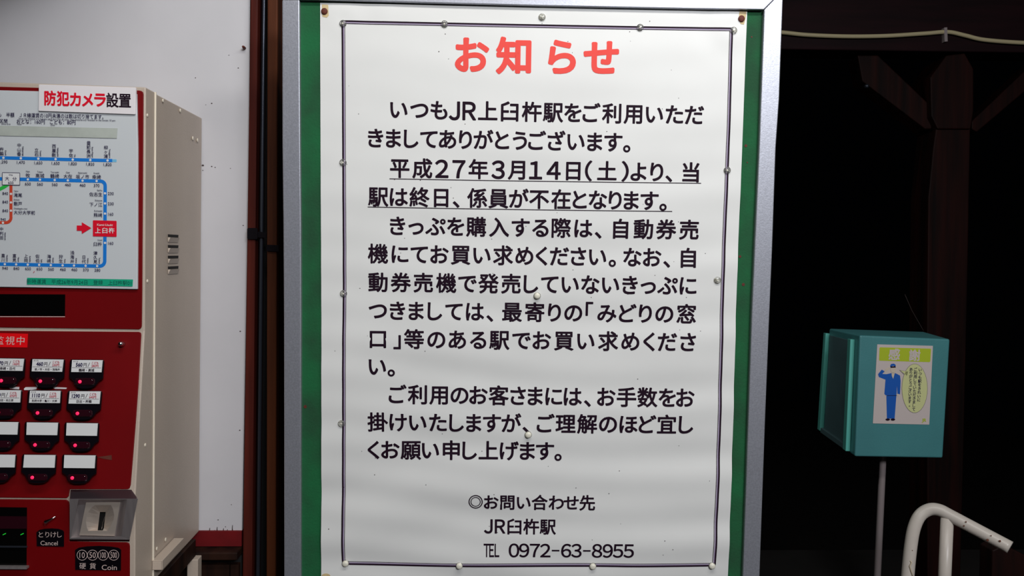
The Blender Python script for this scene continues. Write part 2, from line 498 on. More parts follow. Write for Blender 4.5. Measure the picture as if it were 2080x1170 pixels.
ER = [(1517.5, 22.5), (1513.5, 130), (1507.3, 300), (1499, 500), (1494, 640), (1488.8, 850), (1478.5, 1150), (1475.5, 1236)]
def lerp_path(P, y):
    for a, b in zip(P, P[1:]):
        if y <= b[1] or b is P[-1]:
            t = (y - a[1]) / (b[1] - a[1]); return a[0] + (b[0] - a[0]) * t
poster = empty('notice_poster', board.at(1065, 1230, 0.001)); tag(poster, 'large white station notice with red heading, pinned to the green board', 'poster')
NX, NY = 70, 110
bm = bmesh.new(); grid = []
for j in range(NY + 1):
    t = j / NY; row = []
    y0 = 6.0 + (1232 - 6.0) * t; y1 = 22.5 + (1236 - 22.5) * t
    x0 = lerp_path(EL, y0); x1 = lerp_path(ER, y1)
    for i in range(NX + 1):
        s = i / NX
        row.append(bm.verts.new(warp(board.at(x0 + (x1 - x0) * s, y0 + (y1 - y0) * s, 0.0008))))
    grid.append(row)
for j in range(NY):
    for i in range(NX):
        bm.faces.new((grid[j][i], grid[j + 1][i], grid[j + 1][i + 1], grid[j][i + 1]))
sheet = finish(bm, 'sheet', M['paper'], poster, smooth=True)
if sheet.data.polygons[0].normal.dot(board.n) < 0:
    sheet.data.flip_normals()
sm = sheet.modifiers.new('thick', 'SOLIDIFY'); sm.thickness = 0.0003; sm.offset = -1
es = sheet.modifiers.new('crisp', 'EDGE_SPLIT'); es.split_angle = math.radians(50)

POFF = 0.0008 + 0.00035
def pink(): return Ink(board, POFF, warp)
# frame line: a thick outer and a thin inner rule, pale between
def dens(P, n=24): return spline(P, n)
TOPL = [(695.5, 43), (900, 47.3), (1100, 51.2), (1290, 54.8), (1488, 57.8)]
RGTL = [(1487.2, 58), (1482.3, 240), (1479.6, 310), (1474.8, 430), (1468.6, 600), (1462.6, 850), (1457.5, 1000), (1451.5, 1146)]
BOTL = [(696.5, 1144.6), (930, 1148), (1190, 1147.8), (1300, 1148.8), (1452, 1147.5)]
LFTL = [(695.5, 43), (697, 300), (698.4, 560), (697.3, 700), (697.2, 900), (696, 1100), (696.8, 1144)]
def off(P, dx, dy): return [(a + dx, b + dy) for a, b in P]
k = pink()
for P in (TOPL, BOTL, LFTL, RGTL): k.strip(dens(P), 3.4)
k.build('border_line', M['ink'], poster, 'thick dark outer rule of the poster border')
k = pink()
k.strip(dens([(700, 48.2)] + off(TOPL[1:4], 0, 5) + [(1482, 62.7)]), 1.1)
k.strip(dens([(701.6, 1139.6)] + off(BOTL[1:4], 0, -5) + [(1446.6, 1142.6)]), 1.1)
k.strip(dens([(700.6, 48)] + off(LFTL[1:6], 5, 0) + [(701.6, 1139.6)]), 1.1)
k.strip(dens([(1482, 63)] + off(RGTL[1:7], -5, 0) + [(1446.4, 1142)]), 1.1)
k.build('border_line', M['ink'], poster, 'thin dark inner rule of the poster border')
k = pink(); k.off -= 0.0001
k.strip(dens([(698, 45.8)] + off(TOPL[1:4], 0, 2.7) + [(1485, 60.4)]), 2.6)
k.strip(dens([(699, 1142)] + off(BOTL[1:4], 0, -2.7) + [(1449, 1145)]), 2.6)
k.strip(dens([(698.2, 46)] + off(LFTL[1:6], 2.7, 0) + [(699.2, 1142)]), 2.6)
k.strip(dens([(1484.6, 61)] + off(RGTL[1:7], -2.7, 0) + [(1449, 1144)]), 2.6)
k.build('border_tint', M['ink_lav'], poster)

def row(chars, xs, x_ref, y_ref, slope, em=42.0, bold=0.024, name='text_line', m='ink', special=None):
    k = pink()
    for i, (ch, cx) in enumerate(zip(chars, xs)):
        y = y_ref + (cx - x_ref) * slope
        e, sx, dy, fit = em, 1.0, 0.0, None
        if ch in '０１２３４５６７８９': e = 47.0
        if ch in 'ＪＲ': e = 48.0; sx = 0.95
        if ch == '。': fit, dy = 'c', 13.2
        if ch == '、': fit, dy = 'c', 13.8
        if ch == '「': fit, dy = 'c', -8.0
        if ch == '」': fit, dy = 'c', 6.5
        if ch in '（）': sx = 1.15
        if special and ch in special: e, sx, dy, fit = special[ch]
        k.add(ch, cx, y + dy, e, slope, sx, bold, fit=fit)
    return k
ROWS = [
 ('いつもＪＲ上臼杵駅をご利用いただ', [810.2, 851.8, 891.8, 923.2, 953.4, 990.9, 1035.4, 1080.3, 1123.5, 1163.7, 1201.5, 1242.5, 1285.8, 1329.3, 1369.9, 1410.3], 991, 225.6, .0185),
 ('きましてありがとうございます。', [763.2, 799.5, 835.4, 871.3, 909.3, 945.6, 982.1, 1020, 1056, 1091, 1130.3, 1169.9, 1208.2, 1245.8, 1272.9], 763, 280.3, .0172),
 ('平成２７年３月１４日（土）より、当', [812.2, 858, 897.6, 932.2, 971.8, 1011.9, 1049.2, 1088.2, 1124.7, 1164.5, 1195.5, 1232.9, 1269.8, 1297.1, 1334, 1358.4, 1403.1], 812, 341.3, .0148),
 ('駅は終日、係員が不在となります。', [768.7, 810.4, 852.4, 896.3, 926.7, 969.4, 1012.5, 1053.9, 1095.2, 1139.5, 1177.5, 1214.4, 1249.3, 1282.1, 1319, 1346.3], 769, 399.3, .0148),
 ('きっぷを購入する際は、自動券売', [807.7, 845, 884.6, 925.7, 967.3, 1013.9, 1057.6, 1097.7, 1139.9, 1185, 1214.8, 1260.5, 1306.7, 1352.9, 1399.5], 967, 460.6, .0137),
 ('機にてお買い求めください。なお、自', [768.1, 812.8, 851.8, 892.9, 935.9, 979, 1022.1, 1065.2, 1100.1, 1136.4, 1174.8, 1213.8, 1243.5, 1284.6, 1324.6, 1353.9, 1398], 768, 515, .0137),
 ('動券売機で発売していないきっぷに', [768.1, 814.5, 860, 906.6, 949.7, 992.4, 1037.9, 1078.4, 1116.5, 1158, 1199, 1240, 1279.4, 1316.4, 1355.5, 1397.4], 768, 573, .0108),
 ('つきましては、最寄りの「みどりの窓', [767.7, 807.7, 845.7, 883.6, 922.2, 965, 995, 1040.2, 1086.2, 1126.2, 1164.5, 1197, 1232.9, 1274.9, 1310.8, 1349.4, 1393.9], 768, 630.2, .0117),
 ('口」等のある駅でお買い求めくださ', [768.2, 807.2, 841.3, 886.7, 929.2, 971.3, 1014.4, 1059.2, 1100.5, 1145.4, 1189.7, 1235.1, 1280, 1317.9, 1354.9, 1396.7], 768, 687.4, .0107),
 ('い。', [766.9, 795.1], 768, 743.6, .011),
 ('ご利用のお客さまには、お手数をお', [808, 848.2, 891.3, 933.6, 972, 1013.1, 1052.3, 1087.3, 1124.9, 1163.3, 1192.8, 1231.3, 1272.3, 1314.6, 1354.9, 1391.5], 891, 801.3, .012),
 ('掛けいたしますが、ご理解のほど宜し', [767.7, 809.2, 849, 890, 927.7, 962.6, 999.5, 1038.7, 1068.2, 1108.2, 1148.7, 1192.3, 1234.6, 1276.2, 1314.6, 1353.6, 1392.8], 768, 856.4, .008),
 ('くお願い申し上げます。', [759.2, 793.3, 834.9, 874.6, 916.9, 954.1, 992.1, 1034.4, 1071.3, 1106.9, 1133.3], 835, 913.3, .006),
]
for r in ROWS: row(*r).build('text_line', M['ink'], poster)
for c_, x_ in zip('お知らせ', [959, 1043.3, 1141.7, 1221]): row(c_, [x_], 959, 111.8, .018, em=76, bold=0.036).build('heading_character', M['title_red'], poster, 'salmon red heading character')
k = pink(); k.strip(dens([(791.3, 363.2), (1000, 366.8), (1200, 369.6), (1423.7, 372.4)]), 1.6)
k.build('underline', M['ink'], poster); k = pink(); k.strip(dens([(747.2, 420.4), (960, 424.2), (1150, 427), (1365, 429.5)]), 1.6); k.build('underline', M['ink'], poster)
k = pink(); k.ring(966.3, 1017.6, 14.4, 12.3); k.ring(966.3, 1017.6, 10.2, 8.6); k.build('double_circle', M['ink'], poster)
row('お問い合わせ先', [997.9, 1030.6, 1063.7, 1096, 1129.6, 1160, 1192.7], 1031, 1018.8, .009, em=33.5).build('text_line', M['ink'], poster)
row('ＪＲ臼杵駅', [992.1, 1015.8, 1045, 1079, 1112.7], 1045, 1068.5, .006, em=33.5, special={'Ｊ': (37, .95, 0, 'c'), 'Ｒ': (37, .95, 0, 'c')}).build('text_line', M['ink'], poster)
sp_ = {c: (37.5, 1.0, 0, 'c') for c in '０９７２６３８５'}
sp_['－'] = (33, 0.62, 0, 'c')
for c in 'ＴＥＬ': sp_[c] = (36.5, 0.52, 0, 'c')
row('ＴＥＬ０９７２－６３－８９５５', [988.6, 998.9, 1009.6, 1044, 1064.6, 1086.3, 1107.5, 1128.3, 1149.8, 1170.4, 1191.5, 1212.3, 1233.8, 1254.6, 1276.2], 1044, 1116.3, .003, special=sp_, bold=0.016).build('text_line', M['ink'], poster)
# specks and stains on the sheet
k = pink()
rr = random.Random(3)
for i in range(90):
    x = rr.uniform(665, 1460); y = rr.uniform(35, 1135)
    k.poly(circ(x, y, rr.uniform(0.5, 1.3), 7, rr.uniform(0.5, 1.0)))
k.build('dirt_specks', M['speck'], poster)['kind'] = 'stuff'
k = pink()
k.poly([(654, 9), (667, 10), (668, 32), (664, 36), (655, 34)])
k.build('rust_stain', M['ruststain'], poster); k = pink()
k.poly([(1502, 22), (1516, 23), (1515, 34), (1511, 50), (1504, 49), (1500, 38)])
k.build('rust_stain', M['ruststain'], poster); k = pink(); k.poly(circ(663, 1168, 9, 12, 5))
k.build('rust_stain', M['ruststain'], poster)

# pins and nails
def pin(cx, cy, label, clear=True):
    t = empty('push_pin', board.at(cx, cy, POFF)); tag(t, label, 'push pin', 'push pins holding the poster')
    o = wave(board.at(cx, cy)) + 0.0009
    dome('pin_head', board, cx, cy, 7.2 if clear else 6.4, 0.003 if clear else 0.005, M['clear'] if clear else M['whitepin'], t, off=o)
    if clear:
        dome('pin_shaft', board, cx - 0.3, cy + 0.3, 2.2, 0.0033, M['whitepin'], t, off=o)
    else:
        dome('pin_rim', board, cx, cy, 7.4, 0.0014, M['clear'], t, off=o)
for a in ((697, 48, 'clear push pin at the upper left corner of the poster border'),
          (903, 49, 'clear push pin on the top border left of the heading'),
          (1101, 35, 'clear push pin above the top border near the middle of the heading'),
          (1300, 56, 'clear push pin on the top border right of the heading'),
          (1490, 62, 'clear push pin at the upper right corner of the poster border'),
          (697, 330, 'upper clear push pin on the left border beside the date line'),
          (698, 596, 'middle clear push pin on the left border, near mid height'),
          (694, 860, 'lowest clear push pin on the left border'),
          (1477, 346, 'upper clear push pin on the right border beside the date line'),
          (1457, 569, 'clear push pin just inside the right border at mid height')):
    pin(*a)
for a in ((1091, 601, 'ivory push pin in the middle of the text, upper of two'),
          (1073, 883, 'ivory push pin in the lower text, lower of two'),
          (702, 1144, 'ivory push pin at the lower left corner of the border'),
          (933, 1149, 'ivory push pin on the bottom border left of the phone number'),
          (1204, 1150, 'ivory push pin on the bottom border under the phone number'),
          (1446, 1149, 'ivory push pin at the lower right corner of the border')):
    pin(*a, clear=False)
for cx, cy, lb in ((659, 23, 'rusty nail head in the upper left corner of the poster'), (1506, 38, 'rusty nail head in the upper right corner of the poster')):
    o = dome('rusty_nail', board, cx, cy, 6.6, 0.002, M['rust'], off=wave(board.at(cx, cy)) + 0.0014); tag(o, lb, 'nail')

# ------------------------------------------------------------------ ticket machine
tm = empty('ticket_machine', (XS - 0.4, YW - 0.12, zb)); tag(tm, 'beige cased ticket vending machine with red front and route map', 'ticket machine')
zs1 = front.at(150, 671).z; zs2 = front_low.at(150, 1004).z
seamY = side.at(314.8, 183).y
XL = front_low.at(-318, 1000).x
sl = Surf((0, YF, zs1), Vector((0, -(zs1 - zs2), (YF - YFL))))
def profile(pts, xa, xb, name, m, bevel=0.0015):
    bm = bmesh.new()
    prism_into(bm, [Vector((xa, y, z)) for y, z in pts], Vector((xb - xa, 0, 0)))
    return finish(bm, name, m, tm, bevel)
profile([(YF, zt), (YF, zs1), (YFL, zs2), (YFL, zb - 0.02), (seamY, zb - 0.02), (seamY, zt)], XL, XS, 'front_cover', M['beige'])
profile([(seamY + 0.0012, zt - 0.001), (seamY + 0.0012, zb), (YW - 0.002, zb), (YW - 0.002, zt - 0.001)], XL, XS - 0.001, 'cabinet', M['beige'])
o = profile([(seamY - 0.0006, zt), (seamY - 0.0006, zb - 0.01), (seamY + 0.001, zb - 0.01), (seamY + 0.001, zt)], XS - 0.01, XS + 0.0018, 'door_seam', M['beige_edge'], 0)
o['label'] = 'pale edge of the cabinet door'
# red panels
T = 0.0015
slab('upper_panel', front, [(-300, 168)] + [(-300, 175.5)][:0] + [(283, 183.6), (287.5, 184.8), (290, 187), (291, 191), (288.4, 600), (287.6, 662), (286, 667), (282, 669), (-300, 661)], -0.004, T, M['red'], tm, 0.0006)
mid_poly = [(-300, 669.5), (282, 674), (286, 676), (286.6, 680), (281, 780), (276, 850), (270, 925), (265, 985), (262.5, 992.5), (258, 994), (141.5, 994), (139, 1008), (135, 1012), (-300, 1008)]
slab('button_panel', sl, mid_poly, -0.004, T, M['red'], tm, 0.0006)
slab('coin_panel', front_low, [(-300, 1012), (134, 1015.5), (139.5, 1019), (140.5, 1026), (140.5, 1100), (257, 1102), (262, 1104), (263.3, 1110), (263, 1250), (-300, 1245)], -0.004, T, M['red'], tm, 0.0006)
# slit lines
k = Ink(front, T + 0.0004)
k.poly([(-300, 642.2), (132, 642.6), (132, 644), (-300, 643.6)])
k.build('display_edge', M['grey_ink'], tm)
o = slab('display', front, [(-300, 596), (132, 598), (131.5, 641.5), (-300, 640)], 0.0, T + 0.001, M['blackgloss'], tm); o['label'] = 'black acrylic display window'

# route map panel
mp = slab('route_map', front, [(-300, 176), (277.2, 190), (279.6, 300), (279.3, 500), (278.7, 587.5), (-300, 578)], 0.0, 0.005, M['mapwhite'], tm, 0.0006)
mp['label'] = 'white printed route and fare map'
MO = 0.0053
def mk(o=0): return Ink(front, MO + o)
k = mk()
def yl1(x): return 320.6 + (x - 7) * 0.0255
def yl2(x): return 364.2 + (x - 45) * 0.0235
def yl3(x): return 536.6 + (x - 9.8) * 0.0205
def arc(cx, cy, r, a0, a1, n=8): return [(cx + r * math.cos(math.radians(a0 + (a1 - a0) * t / n)), cy + r * math.sin(math.radians(a0 + (a1 - a0) * t / n))) for t in range(n + 1)]
k.strip([(-120, yl1(-120)), (228, yl1(228))], 6.6)
k.strip([(-120, yl2(-120)), (203, yl2(203))] + arc(204, yl2(204) + 9.6, 9.6, -90, 0, 6)[1:] + [(213.5, 400), (213.2, 470), (212.8, 520)] + arc(202.5, yl3(203) - 10.2, 10.2, 0, 90, 6) + [(190, yl3(190)), (-120, yl3(-120))], 7.0)
k.build('line_print', M['blue'], mp)
k = mk(); k.strip([(228, yl1(228)), (236.8, yl1(236.8))], 5.6); k.build('line_print', M['linecyan'], mp)
k = mk(); k.strip([(22.2, 376), (22.2, 440)] + arc(12.2, 442, 10.2, 0, 90, 5) + [(-60, 451.6)], 6.2); k.build('line_print', M['lineorange'], mp)
k = mk(); k.strip([(20, 372), (8, 380), (-8, 388), (-40, 405)], 7); k.build('line_print', M['linegreen'], mp)
k = mk(0.0004); 
k.poly([(4.7, 350.4), (40.2, 351.2), (40.2, 376), (4.3, 375.4)])
DOT1 = [7, 42.3, 77.8, 113, 147.8, 183.4, 218.5]; DOT2 = [56.6, 81.2, 111.1, 137.8, 167.7, 196.2]
DOT3 = [9.8, 32.8, 56.4, 79.6, 103.2, 127.2, 150.3, 173.9, 197.3]
for x in DOT1: k.poly(circ(x, yl1(x), 2.5, 12))
for x in DOT2: k.poly(circ(x, yl2(x), 2.4, 12))
for x in DOT3: k.poly(circ(x, yl3(x), 2.4, 12))
for y in (392.7, 413.2, 433.9, 493.4): k.poly(circ(213.3, y, 2.4, 12))
for y in (393.8, 411.2, 427.9): k.poly(circ(22.2, y, 2.4, 12))
k.poly(circ(6, 452.6, 2.4, 12))
k.build('station_marks', M['labelwhite'], mp)['kind'] = 'stuff'
k = mk(0.0007)
def small(t, x, y, em, slope=.02, **a): k.add(t, x, y, em, slope, a.pop('xs', 1.0), a.pop('bold', 0.010), **a)
def cap(t, x, y, h, **a): k.add(t, x, y, h / 0.70, .02, a.pop('xs', 0.95), a.pop('bold', 0.010), fit=a.pop('fit', 'cap'), **a)
def vert(t, x, ybot, em, pitch=None):
    pitch = pitch or em
    for i, c in enumerate(reversed(t)): small(c, x + i * 0.1, ybot - em / 2 - i * pitch, em)
def vrom(t, x, ybot, h): k.add(t, x, ybot, h, .02, 0.9, 0.02, ang=-math.pi / 2, fit='cap', align='r')
for x, n, r, f, s in zip(DOT1, ['杵築', '中山香', '立石', '西屋敷', '宇佐', '豊前長洲', '柳ヶ浦'], ['Kitsuki', 'Nakayamaga', 'Tateishi', 'Nishiyashiki', 'Usa', 'Buzen-Nagasu', 'Yanagigaura'],
                      ['1,290', '1,470', '1,650', '1,650', '1,820', '1,820', '1,820'], [8.8] * 7):
    vert(n, x - 3.6, yl1(x) - 4.4, 8.8, 8.9 if len(n) < 4 else 8.7)
    vrom(r, x + 4.6, yl1(x) - 5, 4.4)
    cap(f, x, yl1(x) + 8.2, 6.0)
for x, n, r, f in zip(DOT2, ['牧', '高城', '鶴崎', '大在', '坂ノ市', '幸崎'], ['Maki', 'Takajo', 'Tsurusaki', 'Ozai', 'Sakanoichi', 'Kozaki'], ['650', '560', '560', '460', '460', '370']):
    small(n, x, yl2(x) - 8.4, 9.2); cap(r, x, yl2(x) - 16.2, 3.2); cap(f, x, yl2(x) + 9.0, 6.0)
for x, n, r, f in zip(DOT3, ['直川', '直見', '上岡', '佐伯', '海崎', '狩生', '浅海井', '日代', '津久見'], ['Naokawa', 'Naomi', 'Kamioka', 'Saiki', 'Kaizaki', 'Kariu', 'Azamui', 'Hishiro', 'Tsukumi'],
                      ['940', '840', '650', '650', '560', '460', '460', '370', '280']):
    vert(n, x - 3.6, yl3(x) - 4.6, 8.6, 8.8); vrom(r, x + 4.8, yl3(x) - 5, 4.2); cap(f, x + 0.5, yl3(x) + 8.2, 6.0)
for n, r, f, xx, y in (('佐志生', 'Sashiu', '230', 194.6, 394.6), ('下ノ江', 'Shitanoe', '230', 194.8, 415.4), ('熊崎', 'Kumasaki', '160', 199, 436.6), ('臼杵', 'Usuki', '160', 198.7, 495.7)):
    small(n, xx, y, 9.0); cap(r, 207.6, y - 8.2, 3.2, align='r'); cap(f, 225, y - 1.6, 6.0)
for n, r, f, y in (('滝尾', 'Takio', '840', 396), ('敷戸', 'Shikido', '840', 413.4), ('大分大学前', 'Oitadaigaku-mae', '840', 431.2)):
    small(n, 28, y, 8.8, align='l'); cap(r, 28, y - 8, 3.0, align='l'); cap(f, 10.6, y - 3.2, 5.8)
cap('940', 6.4, 445.6, 5.4)
for i, c in enumerate('中判田'): small(c, 3, 465 + i * 8.8, 8.4)
vrom('Nakahanda', 10.6, 487.5, 4.0)
cap('Oita', 22, 355.2, 3.2); small('大', 14.4, 362.6, 9); small('分', 29.6, 363.4, 9); cap('650', 22, 371.2, 5.6)
# fare notes
small('こども　半額　ＪＲ線運賃の10円未満のは数は切り捨てます。', 210, 237.5, 10.0, .0235, align='r', xs=0.84)
cap('Fares for children are half the adult fare. For JR Lines, fare amounts are rounded to the lowest 10 yen.', 235, 244.5, 3.3, align='r', xs=1.0)
small('区間', 7, 245.5, 9); small('おとな：160円', 62.5, 246.8, 10.5, .02, xs=0.86); small('こども：80円', 127.5, 248, 10.5, .02, xs=0.86)
cap('Above Area', 12, 251.5, 2.8); cap('Adult', 39.5, 252, 3.0); cap('Child', 107, 254, 3.0)
k.build('station_text', M['ink_navy'], mp)
k = mk(0.0006)
for a, b in (((4.7, 350.4), (40.2, 351.2)), ((40.2, 351.2), (40.2, 376)), ((40.2, 376), (4.3, 375.4)), ((4.3, 375.4), (4.7, 350.4))): k.strip([a, b], 1.1)
k.build('station_box', M['ink_navy'], mp)
k = mk(0.0004)
k.poly([(189.7, 447.4), (236, 448.6), (236.9, 449.6), (236.9, 480), (236, 480.9), (189.6, 479.9), (188.7, 479), (188.7, 448.3)])
k.poly([(155.9, 457.9), (166.1, 458.1), (166.1, 451.4), (185.6, 463.1), (166.5, 474.8), (165.7, 468.6), (155.9, 468.4)])
k.build('station_here', M['ink_red'], mp, 'red box and arrow for this station')
k = mk(0.0008)
cap('Kami-Usuki', 213, 456.8, 4.6, xs=1.05)
for c, x in zip('上臼杵', (198.9, 213, 226.6)): small(c, x, 468.3, 12.4, bold=0.02)
k.build('station_here_text', M['white_ink'], mp)
k = mk(0.0005); k.poly([(55, 564.2), (270.3, 567.7), (269.3, 581.8), (54.6, 577.9)]); k.build('green_tape', M['tealink'], mp, 'green tape strip with dark print')
k = mk(0.0009); small('新時運賃　平成26年9月24日　登録　上臼杵駅01', 161, 573, 10.2, .0165, xs=0.98, bold=0.0); k.build('tape_text', M['tealdark'], mp)
k = mk(0.0006); k.poly([(-90, 253.2), (239, 260.6), (237.5, 280.8), (-90, 273.5)]); k.build('old_tape', M['tape'], mp, 'yellowed blank tape strip')
k = mk(0.0005); k.poly([(67, 555), (69, 551), (70.5, 550), (69.5, 553)]); k.build('scratch', M['ink_red2'], mp)

# camera notice plate
pl = slab('notice_plate', front, [(80, 171.4), (274.6, 177.6), (275.6, 178.6), (274.8, 231.4), (273.6, 232.3), (79, 225.4), (78.1, 224.6), (78.7, 172.4)], 0.003, 0.0075, M['cardwhite'], tm, 0.0005)
pl['label'] = 'white plate with red and black writing over the route map'
k = Ink(front, 0.0079)
for c, x, y, s_ in (('防', 101.9, 199.2, 0.80), ('犯', 128.2, 200.2, 0.80), ('カ', 153.2, 202, 0.86), ('メ', 178, 202.6, 0.86), ('ラ', 203.2, 202.4, 0.92)): k.add(c, x, y, 32, .03, s_, 0.034)
k.build('plate_text', M['ink_red'], pl)
k = Ink(front, 0.0079)
for c, x, y in (('設', 228.4, 203.4), ('置', 253.8, 204.2)): k.add(c, x, y, 31.5, .03, 0.84, 0.020)
k.build('plate_text', M['ink'], pl)

# monitoring sticker and chrome lock
st = slab('red_sticker', sl, [(-60, 675), (56.5, 678), (55, 706), (-60, 704)], T, T + 0.0008, M['sticker_red'], tm)
k = Ink(sl, T + 0.0012)
for c, x in zip('監視中', (-1.5, 20.5, 41.8)): k.add(c, x, 691.4 + x * 0.012, 19.5, .012, 1.0, 0.0)
k.build('sticker_text', M['grey_ink'], st)
dome('lock', sl, 249, 699, 5.6, 0.010, M['chrome'], tm, off=T)
# torn paper under the first row
for P in ([(48.6, 789.5), (52, 786.4), (75, 786), (74, 790.6), (62, 792.4), (49, 792.2)], [(104, 785.8), (135.6, 787.4), (134.6, 790), (112, 790)], [(148, 788), (156, 786.5), (168, 790), (166, 793), (150, 792)][:0] or [(16, 785.6), (39, 786), (38.6, 790.6), (20, 789.6)]):
    slab('torn_tape', sl, P, T, T + 0.0006, M['cardwhite'], tm)
slab('torn_tape', sl, [(198, 928.5), (226.6, 924.4), (227, 934.4), (210, 931.8)], T, T + 0.0004, M['rust'], tm)

# buttons
B = {}
def quad_shift(q, dx, dy): return [(a + dx, b + dy) for a, b in q]
r1c2 = [(66.1, 729.5), (128.9, 730.4), (125.8, 755.2), (64.2, 754.2)]; r1c3 = [(146.5, 731.2), (208.3, 731.6), (205.8, 756.2), (144.5, 755.6)]
r2c2 = [(60.9, 793.4), (122.7, 794), (121.1, 818.8), (58.9, 818.2)]; r2c3 = [(141.6, 794.6), (204.2, 794.9), (201.7, 820.3), (139.1, 819.8)]
r3c2 = [(54.5, 858), (117.5, 858.6), (115.6, 884), (53.4, 883.4)]; r3c3 = [(135.4, 859.1), (198.3, 859.9), (196.5, 885.3), (134.2, 884.7)]
r4c2 = [(49.3, 923.8), (112.2, 924.4), (110.4, 950.1), (47, 949.8)]; r4c3 = [(130.7, 924.4), (193.6, 925.1), (191.8, 951.1), (129.3, 950.5)]
BT = []
for c2, c3, l2, l3, tx in ((r1c2, r1c3, (82.1, 774.3), (162.5, 775.3), [('280', '140', '津久見', 0), ('370', '190', '幸崎・日代', 1), ('460', '230', '坂ノ市・大在・浅海井', 1), ('560', '280', '鶴崎・高城', 1)]),
                           (r2c2, r2c3, (76.5, 838.8), (157.5, 839.8), [('840', '420', '大分大学前', 0), ('940', '470', '中判田・向之原', 0), ('1110', '550', '別府大学・亀川・大神', 1), ('1290', '640', '日出・杵築', 1)]),
                           (r3c2, r3c3, (71.4, 903.7), (152.8, 904.6), [None] * 4),
                           (r4c2, r4c3, (65.8, 969.9), (147, 970.8), [None] * 4)):
    dx = c3[0][0] - c2[0][0]; dy = c3[0][1] - c2[0][1]
    BT.append([(quad_shift(c2, -2 * dx, -2 * dy), (l2[0] - 2 * dx, l2[1] - 2), tx[0]), (quad_shift(c2, -dx, -dy), (l2[0] - dx + 1, l2[1] - 1), tx[1]), (c2, l2, tx[2]), (c3, l3, tx[3])])
HP = 0.011
for ri, rw in enumerate(BT):
    for ci, (q, led, tx) in enumerate(rw):
        if ci == 0: continue
        x0, y0 = q[0]; wq = q[1][0] - q[0][0]; hq = q[3][1] - q[0][1]
        def L(u, v):   # label-relative coordinates in a sheared cell
            return (x0 + u + (q[3][0] - q[0][0]) * v / hq, y0 + v + u * 0.011)
        prof = [(-2.5, -1.5), (wq + 1.5, -1.5), (wq + 4.2, 2), (wq + 4.8, 37), (wq - 3, 43), (wq - 9, 52), (wq - 17, 57.5), (wq - 28, 59), (23, 59), (14, 56.5), (8, 49), (4.5, 42), (-3.5, 36), (-4.5, 3)]
        base = [sl.at(*L(a, b), T) for a, b in prof]
        # proud face a little smaller
        cu, cv = wq / 2, 26
        top = [sl.at(*L(cu + (a - cu) * 0.955, cv + (b - cv) * 0.955), T + HP) for a, b in prof]
        mid = [sl.at(*L(cu + (a - cu) * 0.99, cv + (b - cv) * 0.99), T + HP * 0.8) for a, b in prof]
        bt = loft('ticket_button', [base, mid, top], M['blackplastic'], tm)
        slab('label_insert', sl, q, T + HP - 0.001, T + HP + 0.0012, M['labelwhite'], bt)
        # lens: long dark red bar with glowing dot
        lx, ly = led
        lens = [sl.at(a, b, T + HP) for a, b in rrect(lx - 11, ly - 7.5, lx + 31, ly + 7.5, 6.5, 5)]
        lens2 = [sl.at(a, b, T + HP + 0.0016) for a, b in rrect(lx - 8.5, ly - 5.5, lx + 28.5, ly + 5.5, 5.0, 5)]
        loft('press_bar', [lens, lens2], M['lens'], bt)
        dome('indicator', sl, lx, ly, 3.6, 0.0012, M['led'], bt, off=T + HP + 0.0012)
        dome('glint', sl, lx + 24.5, ly - 3, 1.2, 0.0008, M['chrome'], bt, off=T + HP + 0.0010)
        if tx:
            kd = Ink(sl, T + HP + 0.0016); kr = Ink(sl, T + HP + 0.0016); kb = Ink(sl, T + HP + 0.0016)
            f, c, nm, _ = tx
            X, Y = L(wq * (0.245 if len(f) == 3 else 0.215), 9.6); kd.add(f, X, Y, 10.6, .01, 0.86 if len(f) == 3 else 0.84, 0.035, fit='cap')
            X, Y = L(wq * 0.44, 9.6); kb.add('円', X, Y, 9.0, .01, 0.9, 0.012)
            a = L(wq * 0.535, 13.5); b = L(wq * 0.585, 5); kb.strip([a, b], 0.9)
            X, Y = L(wq * 0.765, 5.4); kr.add('こども', X, Y, 5.6, .01, 0.9, 0.02)
            X, Y = L(wq * 0.765, 11.4); kr.add(c + '円', X, Y, 6.2, .01, 0.95, 0.02)
            X, Y = L(7.6, 2.6); kb.add('おとな', X, Y, 3.4, .01, 1, 0.0)
            kb.strip([L(1, 15.4), L(wq - 2, 15.4)], 0.5)
            X, Y = L(wq * 0.5, 20.4); kb.add(nm, X, Y, 6.7 if len(nm) < 7 else 5.4, .01, 0.95, 0.02)
            kd.build('fare_text', M['ink_navy'], bt); kr.build('child_fare_text', M['ink_red2'], bt); kb.build('place_text', M['ink'], bt)

# real opening behind the coin housing
def cut(o, lo, hi):
    c = box('cutter', lo, hi, None)
    md = o.modifiers.new('cut', 'BOOLEAN'); md.operation = 'DIFFERENCE'; md.object = c; md.solver = 'EXACT'
    bev = [m_ for m_ in o.modifiers if m_.type == 'BEVEL']
    w_ = bev[0].width if bev else 0
    for m_ in bev: o.modifiers.remove(m_)
    me = bpy.data.meshes.new_from_object(o.evaluated_get(bpy.context.evaluated_depsgraph_get()))
    o.modifiers.clear(); o.data = me
    if w_:
        b = o.modifiers.new('bevel', 'BEVEL'); b.width = w_; b.segments = 2; b.limit_method = 'ANGLE'; b.angle_limit = math.radians(40)
    bpy.data.objects.remove(c)
q0 = front_low.at(146, 1020); q1 = front_low.at(259, 1093)
bpy.context.view_layer.update()
for o in list(tm.children):
    if o.name.startswith(('front_cover', 'coin_panel')):
        cut(o, (q0.x, YFL - 0.01, q1.z), (q1.x, YFL + 0.026, q0.z))
